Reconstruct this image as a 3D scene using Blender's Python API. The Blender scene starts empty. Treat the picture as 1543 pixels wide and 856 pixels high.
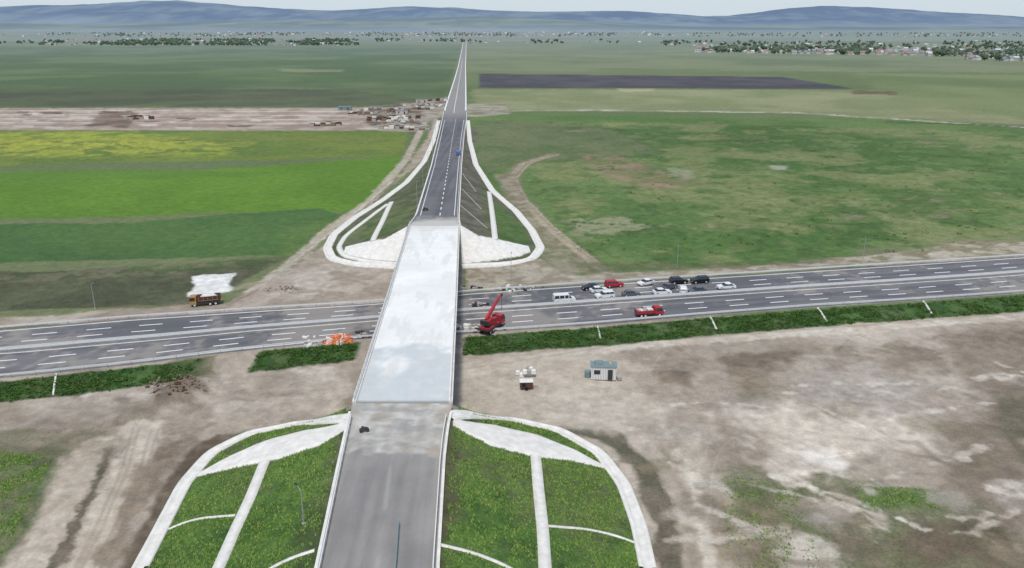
import bpy, math, random
import numpy as np
rng = random.Random(7); nr = np.random.RandomState(5)

# ------------------------------------------------------------ camera survey
F=1188.0; CAMH=62.0; TH=math.atan((428-40)/F); CT,ST=math.cos(TH),math.sin(TH)
def P(px,py,z=0.0):
    u=(px-771.5)/F; v=(py-428)/F
    t=(CAMH-z)/(ST+v*CT)
    return (u*t,(CT-v*ST)*t)
def lin(c):
    c=np.array(c,float)/255.0
    return np.where(c<=0.04045,c/12.92,((c+0.055)/1.055)**2.4)
K=0.84
def alb(c): return lin(c)*K

# ------------------------------------------------------------ numpy noise
def _h(ix,iy,s):
    n=(ix.astype(np.int64)*374761393+iy.astype(np.int64)*668265263+s*974634777)&0xffffffff
    n=((n^(n>>13))*1274126177)&0xffffffff
    n=n^(n>>16)
    return (n&0xffffff)/float(0xffffff)
def vnoise(x,y,s):
    ix=np.floor(x);iy=np.floor(y);fx=x-ix;fy=y-iy
    fx=fx*fx*(3-2*fx);fy=fy*fy*(3-2*fy)
    a=_h(ix,iy,s);b=_h(ix+1,iy,s);c=_h(ix,iy+1,s);d=_h(ix+1,iy+1,s)
    return (a*(1-fx)+b*fx)*(1-fy)+(c*(1-fx)+d*fx)*fy
def fbm(x,y,sc,oc=4,s=1,rough=0.55):
    x=np.asarray(x,float)/sc;y=np.asarray(y,float)/sc
    t=0;a=1;w=0
    for i in range(oc):
        ca,sa=math.cos(0.6*i+.3),math.sin(0.6*i+.3)
        t=t+a*vnoise(x*ca-y*sa+17.3*i,x*sa+y*ca-9.1*i,s+i*13);w+=a;a*=rough;x=x*2.03;y=y*2.03
    return t/w
def sst(x,a=0.0,b=1.0):
    t=np.clip((x-a)/(b-a),0,1);return t*t*(3-2*t)
def segdist(poly,X,Y,closed):
    n=len(poly);d=np.full(X.shape,1e9)
    for i in range(n if closed else n-1):
        ax,ay=poly[i];bx,by=poly[(i+1)%n]
        dx,dy=bx-ax,by-ay;L=dx*dx+dy*dy+1e-9
        t=np.clip(((X-ax)*dx+(Y-ay)*dy)/L,0,1)
        d=np.minimum(d,(X-ax-t*dx)**2+(Y-ay-t*dy)**2)
    return np.sqrt(d)
def inside(poly,X,Y):
    c=np.zeros(X.shape,bool);n=len(poly)
    for i in range(n):
        ax,ay=poly[i];bx,by=poly[(i+1)%n]
        if ay==by: continue
        c^=((ay>Y)!=(by>Y))&(X<(bx-ax)*(Y-ay)/(by-ay)+ax)
    return c
def sdist(poly,X,Y):
    d=segdist(poly,X,Y,True);return np.where(inside(poly,X,Y),d,-d)

# ------------------------------------------------------------ overpass road profile
def row(py,xl,xr,z):
    a=P(xl,py,z);b=P(xr,py,z);return (a[1],a[0],b[0],z)
rows=[row(856,478,658,7.3),row(690,513,668,8.0),row(640,524,674,8.2)]
y0,l0,r0,z0=rows[0];y1,l1,r1,z1=rows[1]
k=(l1-l0)/(y1-y0);kr=(r1-r0)/(y1-y0)
rows=[(-60,l0+k*(-60-y0),l0+k*(-60-y0)+12.4,3.5)]+rows
BR=[row(607,531,682,8.4),row(450,582,689,9.0),row(340,616,693,8.0)]
FR=[row(336,619,692,7.9),row(325,627,691,7.7),row(250,650,695,5.1),row(205,661,699,2.2),row(178,667,703,0.5),row(162,670,703,0.35),
    row(150,674,703,0.35),row(120,684,702.5,0.35),row(100,690,702,0.35),row(80,694.5,702.5,0.35),row(62,698,703,0.35),row(52,699.6,702.6,0.35)]
allr=rows+BR+FR
RY=np.array([r[0] for r in allr]);RL=np.array([r[1] for r in allr]);RR=np.array([r[2] for r in allr]);RZ=np.array([r[3] for r in allr])
def XL(y):return np.interp(y,RY,RL)
def XR(y):return np.interp(y,RY,RR)
def ZR(y):return np.interp(y,RY,RZ)
YB0=BR[0][0];YB1=BR[-1][0]

# ------------------------------------------------------------ motorway
MZ=1.0
def ext(pts):
    w=sorted(P(a,b,MZ) for a,b in pts)
    w=[(w[0][0]-900,w[0][1]-900*.21)]+w+[(w[-1][0]+900,w[-1][1]+900*.25)]
    return np.array(w)
MN=ext([(0,571),(80,563),(200,550),(350,531),(545,511),(700,504),(900,490),(1050,477),(1230,463),(1390,453),(1543,442)])
MF=ext([(0,496),(200,479),(400,466),(570,456),(700,441),(900,427),(1100,415),(1300,402),(1543,386)])
def YN(x):return np.interp(x,MN[:,0],MN[:,1])
def YF(x):return np.interp(x,MF[:,0],MF[:,1])

# ------------------------------------------------------------ embankment toes
nearL=[(522,631),(440,637),(370,651),(310,682),(270,728),(238,790),(203,856)]
nearR=[(684,626),(780,631),(850,647),(912,682),(948,730),(970,790),(984,856)]
toeN=[P(*p) for p in nearL];toeN+=[(toeN[-1][0]-2,30),(toeN[-1][0]-3,-60)]
tr=[P(*p) for p in nearR];tr+=[(tr[-1][0]+1,30),(tr[-1][0]+1,-60)]
toeN=toeN[::-1]+tr
farL=[(597,404),(530,399),(500,391),(493,376),(503,355),(535,329),(577,303),(612,277),(640,245),(653,215),(661,180)]
farR=[(696,403),(762,399),(803,390),(815,375),(801,348),(777,319),(742,289),(717,250),(708,215),(705,180)]
toeF=[P(*p) for p in farL][::-1]+[P(*p) for p in farR]

def height(X,Y):
    X=np.asarray(X,float);Y=np.asarray(Y,float)
    xl,xr,zr=XL(Y),XR(Y),ZR(Y)
    droad=np.maximum(np.maximum(xl-X,X-xr),0)
    dn=(YN(X)-Y)*.97;df=(Y-YF(X))*.97
    dm=np.maximum(dn,df)
    far=1-sst(Y,350,520)
    base=((fbm(X,Y,28,4,3)-.5)*1.3+(fbm(X,Y,4,3,9)-.5)*.5)*far*sst(dm,8,20)*sst(droad,6,16)-.05
    for (px,py,r,hh) in [(272,592,4,1.5),(255,607,3,.9),(300,578,3,.8),(470,520,4,.8),(1012,566,4,.6),(704,494,2.0,1.3),(205,625,3,.6),(600,188,10,2.0),(640,158,12,2.0),(560,170,12,2),(1190,545,5,.5),(430,440,3,.5),(790,432,3,.8),(760,436,2.5,.9)]:
        cx,cy=P(px,py);base=base+hh*np.exp(-((X-cx)**2+((Y-cy)*1.1)**2)/(r*r))*(.6+.8*fbm(X,Y,1.5,3,4))
    mz=np.where(dn>df,.85-.85*sst(dn,1.2,9.5),.85-.5*sst(df,1.5,8))
    z=np.where(dm<12,np.maximum(mz,base*sst(dm,2,9)),base)
    z=np.where(dm<1.2,.85,z)
    dc=np.hypot(droad,np.maximum(Y-YB0,0))
    m=(Y<YB0+14)&(X>-70)&(X<40)
    if m.any():
        sd=sdist(toeN,X[m],Y[m])
        tt=dc[m]/(dc[m]+np.maximum(sd,0)+1e-6)
        zz=(np.where(Y[m]>YB0,ZR(YB0),zr[m])-.3)*(1-tt)**1.1
        z[m]=np.where(sd>0,np.maximum(zz,0)+z[m]*tt*.2,z[m])
    dc=np.hypot(droad,np.maximum(YB1-Y,0))
    m=(Y>YB1-22)&(Y<575)&(X>-90)&(X<40)
    if m.any():
        sd=sdist(toeF,X[m],Y[m])
        tt=dc[m]/(dc[m]+np.maximum(sd,0)+1e-6)
        zz=(np.where(Y[m]<YB1,ZR(YB1),zr[m])-.3)*(1-tt)**1.1
        z[m]=np.where(sd>0,np.maximum(zz,0)+z[m]*tt*.2,z[m])
    m=(droad<.6)&(Y>=575)
    z=np.where(m,np.minimum(z,0),z)
    return z
def H1(x,y): return float(height(np.array([x]),np.array([y]))[0])
def drape(px,py):
    z=0.0
    for i in range(40):
        x,y=P(px,py,z);z=z*.55+.45*H1(x,y)
    return x,y

# ------------------------------------------------------------ materials
def newmat(name):
    m=bpy.data.materials.new(name);m.use_nodes=True
    nt=m.node_tree;b=nt.nodes["Principled BSDF"];return m,nt,b
def mathn(nt,op,a,b=None):
    n=nt.nodes.new("ShaderNodeMath");n.operation=op
    for i,v in enumerate((a,b)):
        if v is None: continue
        if isinstance(v,(int,float)): n.inputs[i].default_value=v
        else: nt.links.new(v,n.inputs[i])
    return n.outputs[0]
def noise(nt,sc,det=4,rough=.6):
    g=nt.nodes.new("ShaderNodeNewGeometry");n=nt.nodes.new("ShaderNodeTexNoise")
    n.inputs["Scale"].default_value=sc;n.inputs["Detail"].default_value=det;n.inputs["Roughness"].default_value=rough
    nt.links.new(g.outputs["Position"],n.inputs["Vector"])
    return n.outputs["Fac"]
def painted(name,rough=.95,amp=.5,bump=.3,scales=(2.5,.35),grass=False,spec=.2):
    m,nt,b=newmat(name)
    at=nt.nodes.new("ShaderNodeAttribute");at.attribute_name="Col"
    n1=noise(nt,scales[0],5,.7);n2=noise(nt,scales[1],5,.6)
    f=mathn(nt,'ADD',mathn(nt,'MULTIPLY',mathn(nt,'SUBTRACT',n1,.5),amp*2),mathn(nt,'MULTIPLY',mathn(nt,'SUBTRACT',n2,.5),amp*1.2))
    if grass:
        gsc=mathn(nt,'ADD',mathn(nt,'MULTIPLY',at.outputs["Alpha"],1.9),.8)
        f=mathn(nt,'MULTIPLY',f,gsc)
    f=mathn(nt,'MAXIMUM',mathn(nt,'ADD',f,1.0),.25)
    vm=nt.nodes.new("ShaderNodeVectorMath");vm.operation='SCALE'
    nt.links.new(at.outputs["Color"],vm.inputs[0]);nt.links.new(f,vm.inputs["Scale"])
    nt.links.new(vm.outputs[0],b.inputs["Base Color"])
    b.inputs["Roughness"].default_value=rough;b.inputs["Specular IOR Level"].default_value=spec
    if bump:
        bp=nt.nodes.new("ShaderNodeBump");bp.inputs["Strength"].default_value=bump;bp.inputs["Distance"].default_value=.25
        nt.links.new(n1,bp.inputs["Height"]);nt.links.new(bp.outputs[0],b.inputs["Normal"])
    return m
def plain(name,c,rough=.6,metal=0,amp=.15,sc=3,spec=.4):
    m,nt,b=newmat(name)
    n=noise(nt,sc,4)
    f=mathn(nt,'ADD',mathn(nt,'MULTIPLY',mathn(nt,'SUBTRACT',n,.5),amp*2),1)
    vm=nt.nodes.new("ShaderNodeVectorMath");vm.operation='SCALE';vm.inputs[0].default_value=tuple(alb(c))
    nt.links.new(f,vm.inputs["Scale"]);nt.links.new(vm.outputs[0],b.inputs["Base Color"])
    b.inputs["Roughness"].default_value=rough;b.inputs["Metallic"].default_value=metal;b.inputs["Specular IOR Level"].default_value=spec
    return m
M_ground=painted("ground_soil_grass",amp=.4,bump=.5,grass=True)
M_road=painted("asphalt_mat",rough=.85,amp=.13,bump=.08,scales=(3,.25),spec=.3)
M_conc=plain("white_concrete",(234,230,222),.85,amp=.34,sc=.8,spec=.2)
M_conc2=plain("concrete_grey",(175,170,163),.9,amp=.25,sc=.6,spec=.2)
M_line=plain("road_paint",(240,240,238),.7,amp=.35,sc=2)
M_rail=plain("galvanised_rail",(228,228,228),.5,0.0,amp=.15)
M_post=plain("galvanised_post",(170,172,174),.5,.1)
M_dark=plain("tyre_rubber",(35,35,36),.9)
M_glass=plain("car_glass",(38,44,52),.12,spec=.8)
M_white=plain("white_vehicle_paint",(236,236,234),.3,amp=.03)
M_black=plain("black_vehicle_paint",(32,33,38),.25,amp=.03)
M_grey=plain("grey_vehicle_paint",(95,98,104),.3,amp=.03)
M_red=plain("red_vehicle_paint",(180,48,56),.45,amp=.12)
M_orange=plain("orange_plastic",(226,134,88),.75,amp=.3,sc=1.5)
M_yellow=plain("yellow_machine_paint",(176,138,82),.65,amp=.25)
M_blue=plain("blue_machine_paint",(84,116,176),.4,amp=.1)
M_brown=plain("brown_rusty_panel",(98,68,56),.8,amp=.3)
M_soil=plain("soil_clod",(136,120,102),.95,amp=.3)
M_teal=plain("blue_green_sheet",(126,146,148),.5,amp=.2)
M_metal=plain("dark_steel",(70,70,72),.6,.3)
M_light=plain("lamp_lens",(250,240,215),.2,amp=0)
M_tail=plain("tail_lens",(160,20,20),.2,amp=0)

# ------------------------------------------------------------ mesh builder
class MB:
    def __init__(s): s.v=[];s.f=[];s.m=[];s.mats=[]
    def mi(s,mat):
        if mat not in s.mats: s.mats.append(mat)
        return s.mats.index(mat)
    def add(s,vs,fs,mat,T=None):
        o=len(s.v)
        for p in vs:
            s.v.append(T(p) if T else tuple(p))
        k=s.mi(mat)
        for f in fs: s.f.append([i+o for i in f]);s.m.append(k)
    def box(s,c,d,mat,T=None,top=None,rz=0):
        x,y,z=c;a,b,h=d[0]/2,d[1]/2,d[2]/2
        tx,ty=top if top else (1,1)
        vs=[(-a,-b,-h),(a,-b,-h),(a,b,-h),(-a,b,-h),(-a*tx,-b*ty,h),(a*tx,-b*ty,h),(a*tx,b*ty,h),(-a*tx,b*ty,h)]
        cr,sr=math.cos(rz),math.sin(rz)
        vs=[(x+p[0]*cr-p[1]*sr,y+p[0]*sr+p[1]*cr,z+p[2]) for p in vs]
        s.add(vs,[(0,3,2,1),(4,5,6,7),(0,1,5,4),(1,2,6,5),(2,3,7,6),(3,0,4,7)],mat,T)
    def cyl(s,p0,p1,r,mat,n=8,T=None,r2=None):
        p0=np.array(p0,float);p1=np.array(p1,float);d=p1-p0;d/=np.linalg.norm(d)+1e-9
        a=np.cross(d,[0,0,1] if abs(d[2])<.9 else [1,0,0]);a/=np.linalg.norm(a);b=np.cross(d,a)
        r2=r if r2 is None else r2;vs=[]
        for q,rr in ((p0,r),(p1,r2)):
            for i in range(n):
                t=2*math.pi*i/n;vs.append(tuple(q+rr*(math.cos(t)*a+math.sin(t)*b)))
        fs=[(i,(i+1)%n,n+(i+1)%n,n+i) for i in range(n)]+[tuple(range(n))[::-1],tuple(range(n,2*n))]
        s.add(vs,fs,mat,T)
    def beam(s,p0,p1,w,h,mat,T=None):
        p0=np.array(p0,float);p1=np.array(p1,float);d=p1-p0;d/=np.linalg.norm(d)+1e-9
        a=np.cross(d,[0,0,1.]);
        if np.linalg.norm(a)<1e-3:a=np.array([1.,0,0])
        a/=np.linalg.norm(a);b=np.cross(a,d);vs=[]
        for q in (p0,p1):
            for sa,sb in ((-1,-1),(1,-1),(1,1),(-1,1)): vs.append(tuple(q+a*sa*w/2+b*sb*h/2))
        s.add(vs,[(3,2,1,0),(4,5,6,7),(0,1,5,4),(1,2,6,5),(2,3,7,6),(3,0,4,7)],mat,T)
    def prism(s,prof,hw,mat,T=None):
        n=len(prof);vs=[(x,-(h if h else hw),z) for x,z,h in prof]+[(x,(h if h else hw),z) for x,z,h in prof]
        fs=[tuple(range(n)),tuple(range(n,2*n))[::-1]]+[(i,n+i,n+(i+1)%n,(i+1)%n) for i in range(n)]
        s.add(vs,fs,mat,T)
    def obj(s,name,loc=(0,0,0),rz=0,bevel=0,recalc=True,sc=1):
        me=bpy.data.meshes.new(name);me.from_pydata(s.v,[],s.f);
        for m in s.mats: me.materials.append(m)
        me.polygons.foreach_set("material_index",s.m)
        if recalc:
            import bmesh
            bm=bmesh.new();bm.from_mesh(me);bmesh.ops.recalc_face_normals(bm,faces=bm.faces);bm.to_mesh(me);bm.free()
        me.update()
        o=bpy.data.objects.new(name,me);o.location=loc;o.rotation_euler=(0,0,rz);o.scale=(sc,sc,sc)
        bpy.context.scene.collection.objects.link(o)
        if bevel:
            b=o.modifiers.new("bev","BEVEL");b.width=bevel;b.segments=2;b.limit_method='ANGLE'
        return o
def gridmesh(name,X,Y,Z,C,mat,smooth=True):
    nr_,nc=X.shape
    co=np.stack([X,Y,Z],-1).reshape(-1,3).astype(np.float32)
    i=np.arange(nr_*nc).reshape(nr_,nc)
    q=np.stack([i[:-1,:-1],i[:-1,1:],i[1:,1:],i[1:,:-1]],-1).reshape(-1,4)
    me=bpy.data.meshes.new(name);me.vertices.add(len(co));me.vertices.foreach_set("co",co.ravel())
    me.loops.add(q.size);me.loops.foreach_set("vertex_index",q.ravel().astype(np.int32))
    me.polygons.add(len(q));me.polygons.foreach_set("loop_start",np.arange(0,q.size,4,dtype=np.int32))
    me.update(calc_edges=True)
    if smooth: me.polygons.foreach_set("use_smooth",np.ones(len(q),bool))
    if C is not None:
        ca=me.color_attributes.new("Col",'FLOAT_COLOR','POINT')
        ca.data.foreach_set("color",C.reshape(-1,4).astype(np.float32).ravel())
    me.materials.append(mat);me.validate()
    o=bpy.data.objects.new(name,me);bpy.context.scene.collection.objects.link(o);return o
def tris(name,V,mats,per):
    n=len(V)//3
    me=bpy.data.meshes.new(name);me.vertices.add(n*3);me.vertices.foreach_set("co",V.ravel().astype(np.float32))
    me.loops.add(n*3);me.loops.foreach_set("vertex_index",np.arange(n*3,dtype=np.int32));me.polygons.add(n);me.polygons.foreach_set("loop_start",np.arange(0,n*3,3,dtype=np.int32))
    for m in mats: me.materials.append(m)
    me.polygons.foreach_set("material_index",np.repeat(nr.randint(0,len(mats),n//per+1),per)[:n].astype(np.int32))
    me.update(calc_edges=True);o=bpy.data.objects.new(name,me);bpy.context.scene.collection.objects.link(o);return o

# ------------------------------------------------------------ ground sheet
def Yat(py): return P(771.5,py)[1]
ry=[Yat(p) for p in np.arange(930,49,-1.2)]
ry=list(np.linspace(-60,ry[0]-3,16))+ry+list(np.geomspace(ry[-1]*1.05,60000,40))
ry=np.array(ry)
uc=np.concatenate([-np.geomspace(3,.87,28),np.linspace(-.86,.86,1120),np.geomspace(.87,3,28)])
GX=uc[None,:]*np.maximum(ry,60)[:,None];GY=np.repeat(ry[:,None],len(uc),1)
shape=GX.shape;X=GX.ravel();Y=GY.ravel()
N={}
for sc,oc in ((1.2,3),(4,4),(12,4),(40,4),(150,4),(600,4)):
    N[sc]=fbm(X,Y,sc,oc,int(sc*7)+2)
N2=fbm(X,Y,9,5,77);N3=fbm(X,Y,30,5,91)
C=np.zeros((X.size,4))
c1=alb((104,122,74));c2=alb((128,134,92))
w=sst(N[600],.35,.65)[:,None];C[:,:3]=c1*(1-w)+c2*w;C[:,3]=.5
def apply(sel,m,c1,c2,nz,g):
    w=sst(nz[sel],.36,.64)[:,None]
    col=alb(c1)*(1-w)+alb(c2 if c2 is not None else c1)*w
    m=m[:,None]
    C[sel,:3]=C[sel,:3]*(1-m)+col*m
    C[sel,3]=C[sel,3]*(1-m[:,0])+g*m[:,0]
def zone(pts,c1,c2=None,ns=12,soft=1.5,warp=2,g=0.,op=1.,patch=None,world=False):
    poly=pts if world else [P(*p) for p in pts]
    a=np.array(poly);mg=soft+warp*2
    sel=np.nonzero((X>a[:,0].min()-mg)&(X<a[:,0].max()+mg)&(Y>a[:,1].min()-mg)&(Y<a[:,1].max()+mg))[0]
    if not len(sel): return
    d=sdist(poly,X[sel],Y[sel])+warp*((N[4][sel]-.5)*1.6+(N[12][sel]-.5)*2.2)
    m=sst(d/soft+.5)*op
    if patch is not None:
        m=m*sst({4:N[4],12:N[12],40:N[40],9:N2,30:N3}[patch[0]][sel],patch[1],patch[1]+patch[2])
    apply(sel,m,c1,c2,N[ns],g)
def stroke(pts,wd,c1,c2=None,ns=4,soft=.8,warp=.6,g=0.,op=1.,patch=None):
    poly=[P(*p) for p in pts];a=np.array(poly);mg=wd+soft+warp*2
    sel=np.nonzero((X>a[:,0].min()-mg)&(X<a[:,0].max()+mg)&(Y>a[:,1].min()-mg)&(Y<a[:,1].max()+mg))[0]
    if not len(sel): return
    d=wd/2-segdist(poly,X[sel],Y[sel],False)+warp*((N[4][sel]-.5)*2+(N[1.2][sel]-.5))
    m=sst(d/soft+.5)*op
    if patch is not None: m=m*sst({4:N[4],12:N[12],9:N2}[patch[0]][sel],patch[1],patch[1]+patch[2])
    apply(sel,m,c1,c2,N[ns],g)
# far plain bands (left, right)
zone([(-900,50),(2500,50),(2500,62),(-900,62)],(116,128,104),(138,142,122),600,300,150,.3,.9)
zone([(-900,74),(697,67),(672,150),(600,162),(-900,162)],(90,110,72),(106,124,82),150,8,3,.5)
zone([(-900,92),(560,84),(640,100),(520,122),(-900,112)],(86,112,66),(102,126,76),150,60,30,.6,.6)
zone([(-900,112),(350,108),(520,104),(480,109),(-900,117)],(116,128,84),(100,116,78),150,30,20,.6,.6)
zone([(-900,138),(520,134),(640,150),(560,161),(-900,161)],(84,88,70),(96,102,76),40,14,10,.4,.85)
zone([(420,104),(520,105),(515,109),(425,108)],(160,156,114),None,12,10,5,.3,.5)
zone([(705,66),(2500,66),(2500,112),(712,106)],(116,130,88),(130,138,98),150,30,20,.5)
zone([(710,84),(1600,92),(1600,108),(712,104)],(108,122,80),(124,134,92),150,20,20,.5,.6)
zone([(712,134),(1330,136),(1700,170),(1700,196),(1200,170),(716,165)],(132,140,94),(148,150,108),40,10,6,.5)
zone([(1280,110),(2500,125),(2500,192),(1543,180),(1330,140)],(110,128,78),(126,138,90),150,20,10,.5)
zone([(722,111),(1180,116),(1290,134),(722,132)],(74,72,78),(88,84,88),40,5,1.5,.1)
zone([(1283,136),(1350,138),(1352,143),(1283,142)],(95,80,66),(110,96,76),12,4,3,.1,.8)
zone([(930,133),(990,134),(985,138),(935,138)],(180,172,140),None,12,6,4,.1,.6)
# construction strip left far
zone([(-900,163),(560,163),(620,172),(600,195),(520,197),(-900,194)],(180,166,152),(156,138,124),12,4,3,.1)
for yy,o in ((167,.8),(173,.75),(179,.8),(185,.7)):
    stroke([(-300,yy),(150,yy),(520,yy+1)],5,(218,205,193),(190,173,160),12,2,1,.1,o)
for yy in (170,176,182,190):
    stroke([(-300,yy),(300,yy),(540,yy)],3,(120,102,90),(150,130,114),12,2,2,.1,.7)
zone([(150,168),(215,166),(190,192),(130,190)],(125,105,90),(100,82,72),12,5,4,.1,.8)
zone([(545,165),(680,145),(668,172),(640,200),(600,205),(560,195)],(158,148,132),(104,94,80),12,5,4,.1)
for i in range(34):
    px=rng.uniform(0,660);py=rng.uniform(158,196);s=rng.uniform(6,20)
    if px<500: py=rng.uniform(166,194)
    zone([(px-s,py-s*.08),(px+s,py-s*.1),(px+s*.8,py+s*.1),(px-s*.7,py+s*.09)],*rng.choice([((218,208,196),(190,176,160)),((108,90,78),(90,80,66)),((200,188,174),None)]),4,3,3,.1,.8)
# left crop fields
zone([(-900,196),(615,198),(604,236),(-900,268)],(122,138,54),(104,128,52),40,3,2,.7)
zone([(-900,202),(200,200),(380,215),(330,232),(-900,245)],(184,184,44),(150,162,50),12,16,12,.8,.95,(12,.36,.18))
zone([(-900,215),(300,212),(340,222),(-900,236)],(190,186,54),(166,172,52),12,8,8,.8,.7,(4,.42,.15))
zone([(-900,206),(600,202),(604,236),(-900,260)],(94,114,52),(112,128,56),4,8,8,.8,.45,(9,.52,.1))
zone([(250,203),(600,200),(590,215),(300,222)],(144,150,66),(112,128,58),12,12,8,.7,.7,(12,.4,.2))
zone([(-900,267),(300,255),(602,236),(598,262),(540,320),(480,318),(-900,356)],(94,130,46),(102,138,48),40,2,1,.35)
zone([(-900,268),(300,256),(460,262),(-900,300)],(98,132,56),(88,122,50),40,5,3,.35,.6)
zone([(-900,354),(200,335),(480,314),(520,325),(430,384),(-900,418)],(76,108,60),(84,114,62),40,1.5,.8,.35)
zone([(440,345),(540,315),(470,380),(410,388)],(86,118,50),(102,128,62),12,4,3,.5,.8)
zone([(-900,420),(280,404),(430,388),(380,415),(300,462),(-900,484)],(86,90,64),(106,104,80),12,1.5,1.2,.7)
zone([(-300,435),(280,415),(290,450),(-300,475)],(74,92,54),(96,102,70),12,4,4,.7,.7,(12,.42,.15))
zone([(0,414),(440,386),(400,404),(0,425)],(78,100,54),(124,118,92),4,2,1.5,.7,.7)
# dirt by far embankment
TAN=(182,170,156);TAN2=(160,146,130)
zone([(655,175),(645,205),(606,262),(540,325),(480,375),(430,410),(340,460),(-300,498),(-300,512),(600,470),(600,400),(520,330),(640,240),(664,185)],TAN,TAN2,12,2.5,1.8,.1)
stroke([(640,185),(612,240),(560,300),(490,350),(440,395),(380,440)],4,(198,186,172),(178,164,148),4,1.5,1,.05,.8)
stroke([(600,268),(530,328),(470,372),(400,430),(345,462)],1.2,(120,104,88),None,4,.8,1,.05,.6)
stroke([(592,272),(522,332),(462,378),(392,436)],.8,(206,196,182),None,4,.6,.6,.05,.6)
zone([(440,410),(560,400),(570,440),(430,455)],(192,182,168),(154,140,124),4,3,3,.05,.8)
zone([(330,440),(470,400),(440,430),(350,462)],(130,116,100),(160,146,130),4,3,3,.05,.6,(4,.4,.2))
zone([(288,415),(352,412),(344,440),(284,446)],(236,236,232),(215,212,206),4,1.2,1.6,0)
# right big field
zone([(708,172),(1300,178),(1700,197),(1700,372),(1200,400),(930,412),(830,400),(740,330),(712,240)],(88,120,56),(106,131,70),40,3,2,.8)
zone([(720,178),(1700,200),(1700,240),(720,215)],(96,121,62),(114,133,78),40,10,8,.8,.6)
for q in ([(900,220),(1300,205),(1500,240),(1200,260)],[(1080,260),(1450,250),(1500,330),(1150,330)],[(960,350),(1300,330),(1500,350),(1000,395)],[(760,190),(1250,190),(1200,215),(800,215)]):
    zone(q,(66,101,44),(78,112,50),12,6,6,.9,.85,(12,.42,.12))
zone([(740,180),(1600,200),(1600,370),(1000,398),(860,380)],(68,98,44),(86,112,54),4,6,6,.9,.6,(9,.5,.08))
zone([(740,180),(1600,200),(1600,370),(1000,398),(860,380)],(126,134,80),(140,142,94),4,6,6,.7,.65,(30,.52,.1))
zone([(980,290),(1543,280),(1543,330),(1000,335)],(116,128,72),(94,118,58),12,10,8,.9,.6,(12,.45,.15))
zone([(715,180),(900,190),(1000,230),(870,240),(780,250),(730,262)],(98,114,70),(118,124,86),12,6,4,.7,.8)
zone([(868,232),(930,232),(1010,262),(1060,275),(1000,290),(900,262)],(150,128,106),(118,116,80),12,5,5,.3,.85,(4,.3,.2))
zone([(1000,250),(1045,255),(1050,268),(1010,266)],(170,164,142),None,4,4,4,.2,.45)
zone([(858,328),(950,325),(975,345),(900,358),(860,350)],(192,184,166),(144,142,108),4,5,7,.2,.8,(4,.38,.2))
zone([(1158,248),(1186,249),(1184,256),(1162,255)],(196,192,172),None,4,3,1,.2,.6)
for i in range(90):
    px=rng.uniform(800,1543);py=rng.uniform(185,385);s=rng.uniform(4,20)
    zone([(px-s,py-s*.12),(px+s,py-s*.15),(px+s*.8,py+s*.15),(px-s*.7,py+s*.14)],*rng.choice([((62,92,44),(76,104,50)),((140,142,98),(112,122,78)),((68,96,46),(82,116,56)),((150,138,114),(120,118,86)),((160,158,96),(120,130,70))]),4,4,4,.7,.6)
for i in range(14):
    px=rng.uniform(850,1400);py=rng.uniform(195,360);pts=[(px+k*40,py+k*rng.uniform(-4,4)) for k in range(6)]
    stroke(pts,1.6,(74,94,52),(130,132,92),4,1,1,.6,.5)
stroke([(835,232),(790,245),(768,268),(778,296),(812,330),(850,368),(905,410)],7,(154,144,124),(126,118,92),4,3,2,.3,.9)
for dx in (-5,0,7):
    stroke([(835+dx,232),(790+dx,246),(770+dx,270),(785+dx,300),(822+dx,336),(862+dx,370),(915+dx,412)],1.0,(186,174,154),(162,148,128),4,.8,.5,.1,.8)
stroke([(840,228),(960,222),(1100,215)],3,(120,126,82),None,4,3,2,.5,.5)
zone([(742,262),(775,262),(800,320),(850,372),(880,410),(840,425),(815,385),(800,345),(770,305)],(156,146,128),(126,118,96),4,2.5,2,.2,.8)
# far roads / canal on right
stroke([(720,168),(900,166),(1200,170),(1360,180),(1700,203)],7,(194,190,176),(150,150,120),12,3,2,.1,.9)
stroke([(1340,184),(1480,188),(1700,206)],5,(64,70,60),None,12,2,1,.1,.8)
stroke([(690,163),(600,162),(400,164)],7,(176,166,148),None,12,3,2,.1,.6)
zone([(640,156),(760,156),(770,172),(720,176),(640,178)],(172,164,150),(136,128,110),12,5,4,.1,.85)
# verge on far side of motorway
zone([(700,400),(815,392),(850,418),(920,414),(1100,404),(1300,388),(1450,364),(1700,362),(1700,392),(1300,406),(1100,418),(900,432),(700,446)],(178,168,152),(144,132,114),4,2,1.8,.1,.95)
zone([(1290,375),(1543,355),(1543,385),(1300,400)],(154,146,124),(124,120,92),4,4,4,.3,.7,(4,.4,.2))
zone([(880,396),(1240,392),(1230,402),(900,412)],(84,104,56),(112,114,78),4,3,3,.7,.7)
# ---- dirt south of the motorway
SP=[(-700,560),(540,500),(700,500),(2400,420),(2600,1100),(-1500,1100)]
zone(SP,(180,168,152),(164,151,136),40,2,1,.08)
zone(SP,(146,133,118),(130,117,102),12,3,1,.15,.5,(9,.5,.14))
zone(SP,(198,187,173),(186,174,159),12,3,1,.03,.55,(30,.5,.14))
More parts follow.
